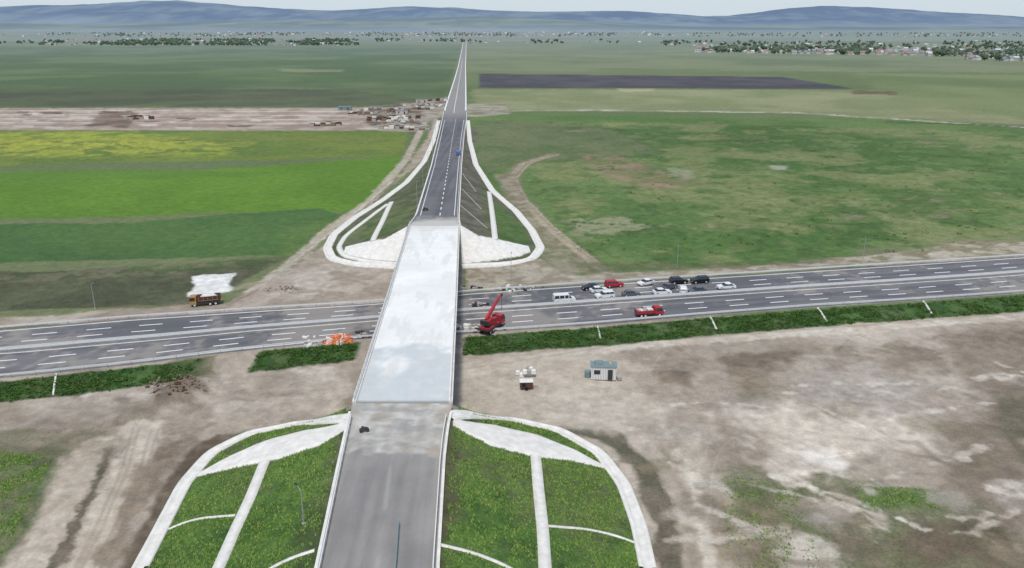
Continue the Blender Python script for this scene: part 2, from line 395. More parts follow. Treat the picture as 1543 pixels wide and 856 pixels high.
# right area
zone([(690,512),(900,500),(1550,452),(2400,400),(2400,440),(1550,480),(1000,522),(720,538)],(184,173,157),(168,155,138),4,2,1.5,.05,.9)
stroke([(690,560),(800,545),(950,520),(1200,502),(1543,476),(1900,450)],4.5,(206,196,181),(186,173,157),4,1.5,1,.03,.85)
stroke([(700,556),(800,541),(950,516),(1200,498),(1543,472)],.7,(150,137,120),None,4,.6,.4,.03,.6)
zone([(1040,525),(1250,515),(1543,500),(1543,590),(1400,560),(1200,560),(1080,560)],(132,119,104),(150,137,121),12,5,5,.15,.8,(9,.38,.16))
zone([(1080,535),(1200,530),(1190,562),(1100,565)],(102,90,77),(124,110,95),12,3,3,.15,.85)
zone([(985,560),(1045,560),(1040,582),(990,580)],(100,88,75),(122,108,93),4,2,2,.1,.8)
zone([(1150,560),(1300,545),(1420,590),(1360,640),(1200,610)],(162,153,143),(176,166,155),12,7,6,.05,.8)
zone([(1060,620),(1180,600),(1400,640),(1420,680),(1290,720),(1150,680)],(206,194,178),(218,207,192),12,7,6,.02,.85)
zone([(1170,672),(1250,668),(1295,700),(1280,728),(1230,705)],(236,230,219),(220,211,198),4,2.5,3,0,.9)
zone([(1420,500),(1800,480),(2000,900),(1500,856),(1440,760),(1400,700),(1470,640),(1440,560)],(118,105,90),(138,125,110),12,8,6,.3,.85)
zone([(1480,590),(1700,580),(1800,700),(1550,690)],(92,94,66),(114,106,86),4,5,5,.6,.75)
zone([(1080,705),(1260,700),(1460,760),(1560,860),(1600,960),(1100,960),(1060,800)],(106,112,72),(136,129,101),12,6,6,.8,.85,(9,.38,.14))
zone([(1090,715),(1200,735),(1240,860),(1090,860)],(108,110,78),(90,104,58),12,5,6,.8,.75,(9,.4,.14))
zone([(1280,730),(1390,735),(1420,770),(1310,770)],(88,116,54),(110,126,72),4,3,3,.9,.85)
zone([(1250,775),(1340,770),(1420,860),(1290,860)],(94,110,62),(114,118,78),4,4,4,.9,.75,(4,.36,.14))
zone([(1340,770),(1500,790),(1543,856),(1380,860)],(116,96,81),(100,92,70),12,4,4,.4,.8)
stroke([(1165,715),(1230,735),(1320,765),(1400,800)],.9,(208,200,184),None,4,.8,1,0,.7)
stroke([(1290,768),(1350,778),(1395,800)],.7,(214,206,190),None,4,.8,1,0,.7)
zone([(960,640),(1060,640),(1110,760),(1140,960),(1010,960),(1000,760)],(186,175,159),(170,157,140),12,3,3,.05,.9)
stroke([(1000,640),(1050,740),(1075,900)],1.3,(204,194,178),None,4,1,1,0,.7)
stroke([(985,650),(1030,740),(1050,900)],1.2,(148,134,118),None,4,1,1,0,.5)
zone([(820,640),(900,662),(955,705),(985,770),(1000,870),(1025,870),(1012,760),(985,695),(930,650),(860,628)],(84,82,58),(110,99,81),4,1.2,1.6,.6,.85)
zone([(690,545),(960,530),(1000,640),(900,650),(690,618)],(180,168,152),(194,183,168),12,3,3,.03,.8)
for i in range(46):
    px=rng.uniform(1000,1600);py=rng.uniform(515,850);s=rng.uniform(12,44)
    zone([(px-s,py-s*.3),(px+s,py-s*.35),(px+s*.8,py+s*.4),(px-s*.7,py+s*.3)],*rng.choice([((122,108,92),(140,126,109)),((202,192,178),(210,201,187)),((112,106,84),(130,119,97)),((160,151,141),(172,163,152)),((108,95,80),(126,112,96))]),4,3,5,.2,.6)
for i in range(26):
    px=rng.uniform(1000,1500);py=rng.uniform(530,840);a=rng.uniform(-.4,.6);L=rng.uniform(60,240)
    pts=[(px+L*k/5,py+a*L*k/5+rng.uniform(-6,6)) for k in range(6)]
    stroke(pts,.7,*rng.choice([((208,198,184),None),((124,111,96),None)]),4,1,1.3,.05,.5)
# left area
zone([(240,552),(330,540),(320,570),(255,582)],(104,104,74),(132,120,97),4,1.5,2,.5,.8)
zone([(385,562),(520,556),(480,580),(380,588)],(122,106,88),(142,127,108),12,2,2,.1,.8)
zone([(20,628),(100,620),(160,625),(140,640),(60,652),(20,645)],(122,110,100),(134,122,111),12,1.5,1.5,.05,.85)
zone([(-400,600),(240,590),(300,575),(310,600),(200,650),(-400,680)],(172,161,147),(154,141,126),12,2,2,.1,.7)
zone([(-300,690),(40,676),(85,684),(70,740),(30,800),(-20,860),(-300,900)],(92,112,58),(108,114,74),4,2,2,.8,.95)
zone([(-300,690),(40,676),(85,684),(70,740),(30,800),(-20,860),(-300,900)],(66,88,46),(84,100,58),4,2,2,.8,.7,(9,.5,.08))
zone([(-300,660),(70,650),(150,655),(90,690),(-300,700)],(136,126,104),(112,110,82),4,2,3,.5,.7)
stroke([(150,670),(125,700),(100,760),(40,870),(0,950)],5,(196,184,168),(180,166,149),4,1.5,1,.03,.9)
stroke([(215,640),(200,700),(165,780),(120,870),(90,950)],6.5,(200,188,172),(184,170,153),4,1.5,1,.03,.9)
stroke([(165,680),(150,720),(115,790),(70,870),(40,930)],1.4,(92,88,66),(120,106,90),4,1,1.6,.6,.9)
for dx in (-14,14,-5,24):
    stroke([(215+dx,645),(198+dx,705),(163+dx,785),(118+dx,875)],.5,(160,146,130),None,4,.5,.3,0,.6)
zone([(330,655),(290,680),(248,730),(215,790),(175,870),(205,870),(240,790),(275,728),(315,682),(370,655)],(92,80,66),(114,101,84),4,1.2,1.5,.3,.9)
zone([(240,680),(290,660),(250,710),(200,790),(165,860),(160,840),(200,740)],(108,94,79),(132,117,99),4,2,3,.2,.75)
zone([(235,590),(285,578),(310,590),(290,610),(240,616)],(114,101,88),(134,121,105),4,1.5,2,.1,.85)
zone([(180,600),(250,600),(230,640),(190,640)],(136,123,108),(114,102,88),4,2,3,.1,.6,(4,.4,.2))
zone([(420,505),(560,488),(575,510),(450,532)],(208,200,190),(184,173,159),4,1.5,2,.02,.85)
zone([(300,600),(520,590),(525,625),(430,632),(330,650)],(190,178,163),(174,161,145),12,2,2.5,.03,.8)
zone([(330,548),(384,545),(395,556),(520,556),(520,600),(330,590)],(182,170,155),(196,185,171),12,2,2.5,.03,.5)
for i in range(18):
    px=rng.uniform(0,520);py=rng.uniform(560,680);s=rng.uniform(10,34)
    if px>300 and py>640: continue
    zone([(px-s,py-s*.25),(px+s,py-s*.3),(px+s*.8,py+s*.3),(px-s*.7,py+s*.25)],*rng.choice([((126,113,98),(140,127,111)),((200,190,175),(208,198,184)),((132,121,107),(150,138,122))]),4,3,4,.2,.5)
# motorway verge grass (near side slope)
def vergemask(X,Y,n1=0,n2=0):
    d=(YN(X)-Y)*.97
    return sst(d+n1,.6,1.2)*(1-sst(d+n1+n2,8.0,9.2))*np.clip(sst(X,-10.5,-9)+(1-sst(X,-62,-57))+sst(X,-50.5,-49)*(1-sst(X,-31.5,-30)),0,1)
mm=vergemask(X,Y,(N[4]-.5)*1.6,(N[12]-.5)*2)
idx=np.nonzero(mm>.001)[0];apply(idx,mm[idx],(60,92,40),(76,106,50),N[4],.9)
idx=idx[(N2[idx]>.5)];apply(idx,mm[idx]*.6,(50,76,36),(98,108,64),N[1.2],.9)
# ---- embankment slopes
TN=[(c[0],c[1]) for c in toeN]
zone(TN,(74,108,42),(90,122,52),4,.6,.2,1.,1,None,True)
zone(TN,(114,134,56),(90,122,46),4,1,.5,1.,.55,(4,.5,.12),True)
zone(TN,(58,84,38),(72,96,46),4,1,.5,1.,.65,(9,.5,.1),True)
zone(TN,(114,116,74),(102,112,64),4,1,.5,.8,.5,(30,.56,.1),True)
zone([(c[0],c[1]) for c in toeF],(88,98,64),(108,112,82),4,.6,.3,.6,1,None,True)
dxr=X-XR(Y);dxl=XL(Y)-X
m=(Y<YB0+1)&(Y>-60)&(dxr>-2)&(dxr<5)
idx=np.nonzero(m)[0];apply(idx,(1-sst(dxr[idx]+(N[4][idx]-.5)*4,.8,3.2))*.8,(96,86,66),(88,96,58),N[4],.6)
m=(Y<YB0+1)&(dxl>-2)&(dxl<6)
idx=np.nonzero(m)[0];apply(idx,(1-sst(dxl[idx]+(N[4][idx]-.5)*5,1.5,4.5))*.8,(76,86,54),(96,98,68),N[4],.6)
m=(Y>YB1)&(Y<520)&(dxr>-1)&(dxr<14)
idx=np.nonzero(m)[0];apply(idx,(1-sst(dxr[idx]+(N[4][idx]-.5)*4,6.,9))*.85,(100,96,84),(120,114,100),N[4],.4)
fd=[drape(*p) for p in ((742,300),(770,325),(795,352),(796,368),(752,362))]
zone(fd,(78,112,50),(92,118,58),4,1.5,1,.9,.9,None,True)
fd=[drape(*p) for p in ((586,312),(545,338),(520,358),(560,362),(600,345),(625,310))]
zone(fd,(88,112,58),(108,118,72),4,1.5,1,.8,.8,None,True)
REV=[([(526,636),(460,648),(400,664),(345,688),(288,720)],[(526,644),(480,672),(420,692),(350,706),(288,720)]),
([(683,632),(745,640),(810,655),(862,676),(918,707)],[(683,641),(740,672),(805,689),(860,694),(918,707)]),
([(616,340),(580,360),(545,366),(521,372)],[(600,397),(560,394),(528,388),(518,382)]),
([(692,338),(720,355),(765,364),(796,371)],[(696,398),(750,392),(785,386),(799,380)])]
REV=[([drape(*p) for p in u],[drape(*p) for p in l_]) for u,l_ in REV]
for u,l_ in REV: zone(u+l_[::-1],(236,233,226),(222,219,212),4,.5,.0,0,1,None,True)
sel=np.nonzero((Y>YB0-1)&(Y<YB1+1)&(X>XL(Y)-1)&(X<XR(Y)+1))[0]
apply(sel,np.full(len(sel),.9),(150,142,132),(168,160,150),N[4],0.)
# tone variation, tyre tracks in the bare soil, fine clods, aerial haze tint of the very distant plain
C[:,:3]*=(1+(N[150]-.5)*.2+(N3-.5)*.2)[:,None]
soil=1-sst(C[:,3],.15,.45)
near=1-sst(Y,250,420)
tr1=np.abs(fbm(X,Y*.6,22,2,301)-.5);tr2=np.abs(fbm(X*.5,Y,26,2,311)-.5);tr3=np.abs(fbm(X+Y*.4,Y*.8,17,2,321)-.5)
for t_,a_ in ((tr1,.10),(tr2,-.10),(tr3,.09)):
    wv=(1-sst(t_,.004,.011))*sst(N2,.35,.55);C[:,:3]*=(1+a_*wv*soil*near)[:,None]
C[:,:3]*=(1+((N[1.2]-.5)*.48+(N[4]-.5)*.3)*near*(.6+.4*soil))[:,None]
C[:,:3]*=(1+.06*soil*near)[:,None]
gr=sst(C[:,3],.3,.5)[:,None]
lum=(C[:,0]*.25+C[:,1]*.65+C[:,2]*.1)[:,None]
C[:,:3]=C[:,:3]*(1-gr*.10)+lum*gr*.10
C[:,:3]*=(1-gr*.06)
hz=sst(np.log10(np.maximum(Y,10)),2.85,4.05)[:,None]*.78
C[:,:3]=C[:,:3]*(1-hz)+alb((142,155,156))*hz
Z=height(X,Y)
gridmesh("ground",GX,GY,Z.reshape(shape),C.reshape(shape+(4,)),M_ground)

# ------------------------------------------------------------ overpass carriageway
def roadsheet(name,ys,nx,colf,mat,skirt=.9):
    ys=np.array(ys);l=XL(ys);r=XR(ys);z=ZR(ys)
    t=np.linspace(0,1,nx);X=l[:,None]*(1-t)+r[:,None]*t;Yg=np.repeat(ys[:,None],nx,1);Zg=np.repeat(z[:,None],nx,1)
    X=np.hstack([X[:,:1],X,X[:,-1:]]);Yg=np.hstack([Yg[:,:1],Yg,Yg[:,-1:]]);Zg=np.hstack([Zg[:,:1]-skirt,Zg,Zg[:,-1:]-skirt])
    T=np.repeat(np.concatenate([[0],t,[1]])[None],len(ys),0)
    c=colf(X,Yg,T);c=np.concatenate([c,np.zeros(c.shape[:2]+(1,))],-1)
    return gridmesh(name,X,Yg,Zg,c,mat,False)
def mixc(a,b,w): return a*(1-w[...,None])+b*w[...,None]
def ramp_near(x,y,t):
    n=fbm(x,y,6,4,21);n1=fbm(x,y,1.2,4,23);nl=fbm(x*3,y*.12,3,4,31)
    c=mixc(alb((138,135,132))+0*x[...,None],alb((158,154,150))+0*x[...,None],sst(n*.5+nl*.5,.3,.7))
    yc=YB0-14
    w=sst(y+(n-.5)*5+(n1-.5)*2,yc-.5,yc+1)
    cc=mixc(alb((176,171,163))+0*x[...,None],alb((206,202,194))+0*x[...,None],sst(n1*.5+n*.5,.35,.65))
    cc=mixc(cc,alb((156,139,119))+0*x[...,None],sst(n,.55,.7)*.6)
    cc=mixc(cc,alb((150,148,146))+0*x[...,None],sst(fbm(x,y*2,3,3,27),.5,.6)*.5)
    c=mixc(c,cc,w)
    e=np.exp(-((t-.27)/.05)**2)+np.exp(-((t-.42)/.05)**2)+np.exp(-((t-.6)/.05)**2)+np.exp(-((t-.75)/.05)**2)
    c=c*(1-.09*e[...,None]*(.5+n1[...,None]))
    w=np.exp(-((t-.5)/.02)**2)*sst(fbm(x,y,5,2,29),.4,.6)
    c=mixc(c,alb((180,176,170))+0*x[...,None],w*.5)
    w=np.exp(-(t/.05)**2)+np.exp(-((1-t)/.05)**2)
    return mixc(c,alb((172,162,146))+0*x[...,None],np.clip(w*(.4+n1),0,1)*.6)
ys=np.arange(-60,YB0-.1,.35);ys=np.append(ys[ys<YB0-.1],YB0-.1)
roadsheet("approach_road",ys,60,ramp_near,M_road)
def ramp_far(x,y,t):
    n=fbm(x,y,8,4,41);n1=fbm(x,y,1.5,4,43);nl=fbm(x*2,y*.06,3,4,31)
    c=mixc(alb((96,95,99))+0*x[...,None],alb((118,116,118))+0*x[...,None],sst(n*.4+nl*.6,.3,.7))
    w=1-sst(y+(n-.5)*14+(n1-.5)*5,YB1+4,YB1+14)
    c=mixc(c,alb((204,200,193))+0*x[...,None],w*.9)
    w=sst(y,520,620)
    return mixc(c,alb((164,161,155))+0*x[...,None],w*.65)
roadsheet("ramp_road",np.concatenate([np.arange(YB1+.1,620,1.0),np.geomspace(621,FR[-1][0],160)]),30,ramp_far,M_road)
def deckc(x,y,t):
    n=fbm(x,y,9,4,51);n1=fbm(x,y,1.6,4,53)
    c=mixc(alb((248,247,243))+0*x[...,None],alb((236,235,231))+0*x[...,None],sst(n*.6+n1*.4,.35,.65))
    w=(1-sst(y+(n-.5)*40+(n1-.5)*5,YB0+12,YB0+21))
    c=mixc(c,alb((196,202,202))+0*x[...,None],w*.85)
    w2=sst(fbm(x,y*.5,5,4,58),.52,.62)*(1-sst(y,YB0+5,YB0+42))
    c=mixc(c,alb((206,211,212))+0*x[...,None],w2*.7)
    w3=np.exp(-((t-.5)/.22)**2)*sst(fbm(x*.8,y*.08,6,4,66),.45,.7)
    c=mixc(c,alb((222,222,221))+0*x[...,None],w3*.45)
    w4=sst(fbm(x*1.5,y*.3,3,4,69),.56,.64);c=mixc(c,alb((214,212,207))+0*x[...,None],w4*.4)
    c=c*(1+(n1-.5)*.16)[...,None]
    w=1-sst(y,YB0+.3,YB0+1.0);c=mixc(c,alb((150,148,142))+0*x[...,None],w*.8)
    w=sst(y+(n-.5)*8,YB1-8,YB1);return mixc(c,alb((216,211,203))+0*x[...,None],w*.6)
roadsheet("bridge_deck",np.linspace(YB0,YB1,260),44,deckc,M_road,skirt=.35)
# bridge structure
b=MB();ys=np.linspace(YB0,YB1,30)
for i in range(len(ys)-1):
    a,c=ys[i],ys[i+1]
    for side,s in ((XL,1),(XR,-1)):
        xa,xc=float(side(a)),float(side(c));za,zc=float(ZR(a)),float(ZR(c))
        b.beam((xa+s*.28,a,za+.05),(xc+s*.28,c,zc+.05),.6,.56,M_conc)
    for k in range(6):
        t=.1+.8*k/5
        xa=float(XL(a)*(1-t)+XR(a)*t);xc=float(XL(c)*(1-t)+XR(c)*t)
        b.beam((xa,a,float(ZR(a))-1.0),(xc,c,float(ZR(c))-1.0),.6,1.3,M_conc2)
    b.beam(((float(XL(a))+float(XR(a)))/2,a,float(ZR(a))-.33),((float(XL(c))+float(XR(c)))/2,c,float(ZR(c))-.33),float(XR(a)-XL(a))-.8,.22,M_conc2)
for Yp in (YB0+20,132.5+4,162.5,190):
    xl,xr,z=float(XL(Yp)),float(XR(Yp)),float(ZR(Yp))
    b.box(((xl+xr)/2,Yp,z-2.15),(xr-xl-1.2,1.5,1.0),M_conc2)
    for t in (.18,.5,.82):
        x=xl*(1-t)+xr*t;b.cyl((x,Yp,-.6),(x,Yp,z-2.6),.6,M_conc2,14)
for Yp,s in ((YB0,-1),(YB1,1)):
    xl,xr,z=float(XL(Yp)),float(XR(Yp)),float(ZR(Yp))
    b.box(((xl+xr)/2,Yp+s*.7,z-2.2),(xr-xl-.2,1.2,3.4),M_conc2)
b.obj("overpass_bridge")
def railing(name,side,s,y0,y1,hgt=1.05,step=2.0,inset=.3):
    b=MB();ys=np.arange(y0,y1,step)
    for i,y in enumerate(ys):
        x=float(side(y))+s*inset;z=float(ZR(y))
        b.box((x,y,z+.3+hgt/2),(.09,.09,hgt),M_rail)
        if i+1<len(ys):
            y2=ys[i+1];x2=float(side(y2))+s*inset;z2=float(ZR(y2))
            for h in (.45,.75,1.0,1.3): b.beam((x,y,z+h),(x2,y2,z2+h),.05,.06,M_rail)
    return b.obj(name,recalc=False)
railing("bridge_railing",XL,1,YB0,YB1);railing("bridge_railing",XR,-1,YB0,YB1)
def guard(name,pts,post=4.0,beamh=.34,top=.8,mat=None,pmat=None):
    b=MB();mat=mat or M_rail
    pts=np.array(pts,float);d=np.r_[0,np.cumsum(np.linalg.norm(np.diff(pts,axis=0),axis=1))]
    n=max(2,int(d[-1]/post)+1);q=np.stack([np.interp(np.linspace(0,d[-1],n),d,pts[:,i]) for i in range(3)],1)
    for i in range(n):
        b.box((q[i][0],q[i][1],q[i][2]+top/2-.1),(.14,.12,top+.1),pmat or M_post)
        if i+1<n:
            b.beam(q[i]+[0,0,top-.17],q[i+1]+[0,0,top-.17],.12,beamh,mat)
    return b.obj(name,recalc=False)
def rampedge(side,s,y0,y1,ins=.35,step=4):
    return [(float(side(y))+s*ins,y,float(ZR(y))) for y in np.arange(y0,y1,step)]
for side,s in ((XL,1),(XR,-1)):
    guard("guardrail",rampedge(side,s,-50,YB0-1),2)
    guard("guardrail",rampedge(side,s,YB1+1,540),4)
b=MB()
for side,s in ((XL,1),(XR,-1)):
    for y0,y1,st in ((-58,YB0-.4,3),(YB1+.4,610,6)):
        yy=np.arange(y0,y1,st)
        for i in range(len(yy)-1):
            a,c=yy[i],yy[i+1]
            b.beam((float(side(a))-s*.12,a,float(ZR(a))-.03),(float(side(c))-s*.12,c,float(ZR(c))-.03),.36,.3,M_conc)
b.obj("road_kerb",recalc=False)
x0,yy0=P(601,792,7.6);x1,yy1=P(596,860,7.4)
pts=[(x0+(x1-x0)*k,yy0+(yy1-yy0)*k,float(ZR(yy0+(yy1-yy0)*k))) for k in np.linspace(0,5,16)]
guard("median_guardrail",pts,2,.3,.85,M_teal)
def flat(b,pts,w,z,mat):
    for i in range(len(pts)-1):
        a=np.array(pts[i],float);c=np.array(pts[i+1],float);d=c-a;L=np.linalg.norm(d)+1e-9;n=np.array([-d[1],d[0]])/L*w/2
        za=z(a) ;zc=z(c)
        b.add([(a[0]+n[0],a[1]+n[1],za),(c[0]+n[0],c[1]+n[1],zc),(c[0]-n[0],c[1]-n[1],zc),(a[0]-n[0],a[1]-n[1],za)],[(0,3,2,1)],mat)
b=MB();zf=lambda p:float(ZR(p[1]))+.012
for y in np.arange(YB1+14,560,9):
    t=.56;q=[(float(XL(v)*(1-t)+XR(v)*t),v) for v in (y,y+4)]
    flat(b,q,.3,zf,M_line)
for t in (.1,.9):
    yy=np.arange(YB1+14,560,8);flat(b,[(float(XL(v)*(1-t)+XR(v)*t),v) for v in yy],.22,zf,M_line)
for t in (.0,1.0):
    yy=np.geomspace(620,3600,50);flat(b,[(float(XL(v)*(1-t)+XR(v)*t)+(.6 if t==0 else -.6),v) for v in yy],1.1,zf,M_line)
yy=np.geomspace(600,1600,40);flat(b,[(float(XL(v)*.55+XR(v)*.45),v) for v in yy],.4,zf,M_line)
b.obj("ramp_lane_markings",recalc=False)

# ------------------------------------------------------------ motorway sheet + markings
mx=np.concatenate([np.linspace(MN[0,0]+60,-150,60),np.arange(-149,190,.6),np.linspace(191,MN[-1,0]-60,60)])
tt=np.linspace(0,1,56)
X2=np.repeat(mx[:,None],56,1);Y2=YN(mx)[:,None]*(1-tt)+YF(mx)[:,None]*tt
T2=np.repeat(tt[None],len(mx),0)
n=fbm(X2,Y2,14,4,61);n1=fbm(X2,Y2,1.5,4,62);nl=fbm(X2*.08,T2*40,2.0,4,63)
c=mixc(alb((100,99,103))+0*X2[...,None],alb((122,120,122))+0*X2[...,None],sst(nl*.6+n*.4,.35,.65))
dust=sst(n*.6+n1*.4+.14*np.exp(-((X2+25)/40)**2),.52,.66)
c=mixc(c,alb((164,156,146))+0*X2[...,None],dust*.6)
ed=np.exp(-(T2/.04)**2)+np.exp(-((1-T2)/.04)**2)+np.exp(-((T2-.5)/.035)**2)
c=mixc(c,alb((164,157,147))+0*X2[...,None],np.clip(ed*(.3+n1),0,1)*.7)
Z2=np.full(X2.shape,MZ);Z2[:,0]=.6;Z2[:,-1]=.6
c=np.concatenate([c,np.zeros(c.shape[:2]+(1,))],-1)
gridmesh("motorway",X2,Y2,Z2,c,M_road,False)
def mp(x,t): return (x,float(YN(x)*(1-t)+YF(x)*t))
b=MB();zf=lambda p:MZ+.012
xs=np.arange(-260,420,5)
for t,w in ((.055,.34),(.945,.34),(.455,.28),(.545,.28)): flat(b,[mp(x,t) for x in xs],w,zf,M_line)
for t in (.19,.32,.68,.81):
    for x in np.arange(-260,420,10): flat(b,[mp(x,t),mp(x+4.6,t)],.38,zf,M_line)
b.obj("motorway_lane_markings",recalc=False)
for t in (.012,.485,.515,.988):
    guard("motorway_guardrail",[mp(x,t)+(MZ,) for x in np.arange(-300,420,4)],4,.34,.8,None,M_post)

# ------------------------------------------------------------ draped concrete ribbons
def resample(p,step):
    p=np.array(p,float);d=np.r_[0,np.cumsum(np.linalg.norm(np.diff(p,axis=0),axis=1))]
    n=max(3,int(d[-1]/step));s=np.linspace(0,d[-1],n)
    q=np.stack([np.interp(s,d,p[:,i]) for i in range(2)],1)
    for _ in range(max(1,int(2.5/step))):
        q[1:-1]=(q[:-2]+2*q[1:-1]+q[2:])/4
    return q
def channel(name,px,w,step=1.0,prof=None,mat=None,off=.1):
    pts=[drape(*p) for p in px]
    q=resample(pts,step);tg=np.gradient(q,axis=0);tg/=np.linalg.norm(tg,axis=1)[:,None]+1e-9;nn=np.stack([-tg[:,1],tg[:,0]],1)
    prof=prof or [(-.5,-.35),(-.5,.12),(-.28,.12),(-.2,-.1),(.2,-.1),(.28,.12),(.5,.12),(.5,-.35)]
    Xs=np.stack([q[:,0]+nn[:,0]*w*a for a,_ in prof],1);Ys=np.stack([q[:,1]+nn[:,1]*w*a for a,_ in prof],1)
    Zc=np.maximum.reduce([height(q[:,0],q[:,1]),height(Xs[:,1],Ys[:,1]),height(Xs[:,-2],Ys[:,-2])])
    zz=height(Xs.ravel(),Ys.ravel()).reshape(Xs.shape)*.5+.5*Zc[:,None]
    Zs=zz+np.array([b_ for _,b_ in prof])[None]+off
    return gridmesh(name,Xs,Ys,Zs,None,mat or M_conc,False)
FL=[(-.5,-.4),(-.5,.05),(.5,.05),(.5,-.4)]
channel("drainage_channel",[(p[0]+8,p[1]+3) for p in nearL],2.1,off=.16)
channel("drainage_channel",[(p[0]-8,p[1]+3) for p in nearR],2.1,off=.16)
channel("embankment_path",[(399,697),(378,750),(352,806),(326,866)],1.5,prof=FL)
channel("embankment_path",[(807,688),(812,745),(818,800),(822,870)],1.5,prof=FL)
channel("slope_gutter",[(236,808),(262,793),(300,781),(355,777)],.28,prof=FL)
channel("slope_gutter",[(400,862),(430,843),(474,830)],.4,prof=FL)
channel("slope_gutter",[(824,793),(880,797),(925,806),(956,818)],.3,prof=FL)
channel("slope_gutter",[(661,821),(710,832),(765,853),(790,870)],.4,prof=FL)
channel("drainage_channel",farL[:-1]+[(661,182)],2.6,2)
channel("drainage_channel",farR[:-1]+[(705,182)],2.6,2)
channel("drainage_channel",[(598,398),(545,393),(518,386),(510,374),(520,357),(548,335),(584,308)],1.6,2,prof=FL)
channel("embankment_path",[(590,305),(576,335),(562,364)],1.7,2,prof=FL)
channel("embankment_path",[(737,290),(742,325),(746,362)],1.7,2,prof=FL)
for a,b_ in (((697,262),(718,290)),((696,285),(726,316)),((694,310),(735,345))):
    channel("slope_gutter",[a,((a[0]+b_[0])/2,(a[1]+b_[1])/2),b_],.3,2,prof=FL,mat=M_conc2)
def lens(name,U,L,n=60,m=16,off=.2):
    def rs(p):
        p=np.array(p);d=np.r_[0,np.cumsum(np.linalg.norm(np.diff(p,axis=0),axis=1))];s=np.linspace(0,d[-1],n)
        q=np.stack([np.interp(s,d,p[:,i]) for i in range(2)],1)
        for _ in range(5): q[1:-1]=(q[:-2]+2*q[1:-1]+q[2:])/4
        return q
    U=rs(U);L=rs(L);t=np.linspace(0,1,m)
    Xs=U[:,0][:,None]*(1-t)+L[:,0][:,None]*t;Ys=U[:,1][:,None]*(1-t)+L[:,1][:,None]*t
    Zs=height(Xs.ravel(),Ys.ravel()).reshape(Xs.shape)+off
    Zs[:,0]-=off+.2;Zs[:,-1]-=off+.2
    return gridmesh(name,Xs,Ys,Zs,None,M_conc,True)
for u,l_ in REV: lens("concrete_slope_revetment",u,l_)

# ------------------------------------------------------------ hills
ridge=[(-900,14),(-300,16),(0,12),(60,10),(130,7),(200,3),(260,2),(310,6),(370,11),(430,15),(500,17),(560,14),(610,11),(680,12),(740,16),(800,18),(880,18),(940,17),(1000,20),(1060,25),(1110,24),(1150,19),(1200,13),(1250,8),(1310,11),(1380,17),(1450,21),(1543,28),(1700,30),(2400,26)]
def ridged(Yd,lst):
    o=[]
    for px,py in lst:
        v=(py-428)/F;dy=CT-v*ST;o.append((Yd*((px-771.5)/F)/dy,CAMH-Yd*(ST+v*CT)/dy))
    return np.array(o)
def hills(name,Y0,Y1,Yr,lst,c1,c2,amp,seed,foot=.25):
    R=ridged(Yr,lst);xs=np.linspace(R[0,0],R[-1,0],900);yy=np.linspace(Y0,Y1,40)
    Xg=np.repeat(xs[None],40,0);Yg=np.repeat(yy[:,None],900,1)
    top=np.interp(xs,R[:,0],R[:,1])[None]
    u=(yy-Y0)/(Yr-Y0);prof=np.where(u<=1,foot*u+(1-foot)*sst(u,.1,1),1-.8*sst(u-1,0,1.2))[:,None]
    nz=fbm(Xg,Yg,2600,5,seed)-.5;nz2=1-np.abs(fbm(Xg,Yg,1500,4,seed+5)*2-1)
    Zg=top*prof*(1+amp*nz*np.clip(1.2-prof,0,1)*2)+(nz2-.6)*top*.35*prof*(1-prof)*2 + top*.05*(fbm(Xg,Yg,500,4,seed+9)-.5)
    Zg=Zg-4
    w=sst(fbm(Xg,Yg,1200,5,seed+3)*.7+fbm(Xg,Yg,300,3,seed+4)*.3,.4,.62)
    c=mixc(alb(c1)+0*Xg[...,None],alb(c2)+0*Xg[...,None],w)
    lo=(1-sst(prof+0*Xg,.0,.5));c=mixc(c,alb((150,163,172))+0*Xg[...,None],lo*.65)  # bluish distance haze painted into the hill colours, palest at the foot
    c=np.concatenate([c,np.zeros(c.shape[:2]+(1,))],-1)
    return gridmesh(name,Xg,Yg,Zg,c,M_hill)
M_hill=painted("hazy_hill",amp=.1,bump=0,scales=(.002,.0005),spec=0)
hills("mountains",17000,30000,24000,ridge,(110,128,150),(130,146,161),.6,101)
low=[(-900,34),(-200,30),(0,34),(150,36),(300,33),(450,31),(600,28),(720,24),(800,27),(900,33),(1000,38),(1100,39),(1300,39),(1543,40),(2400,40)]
hills("foothills",9500,15000,13500,low,(120,136,142),(140,153,150),.6,131)

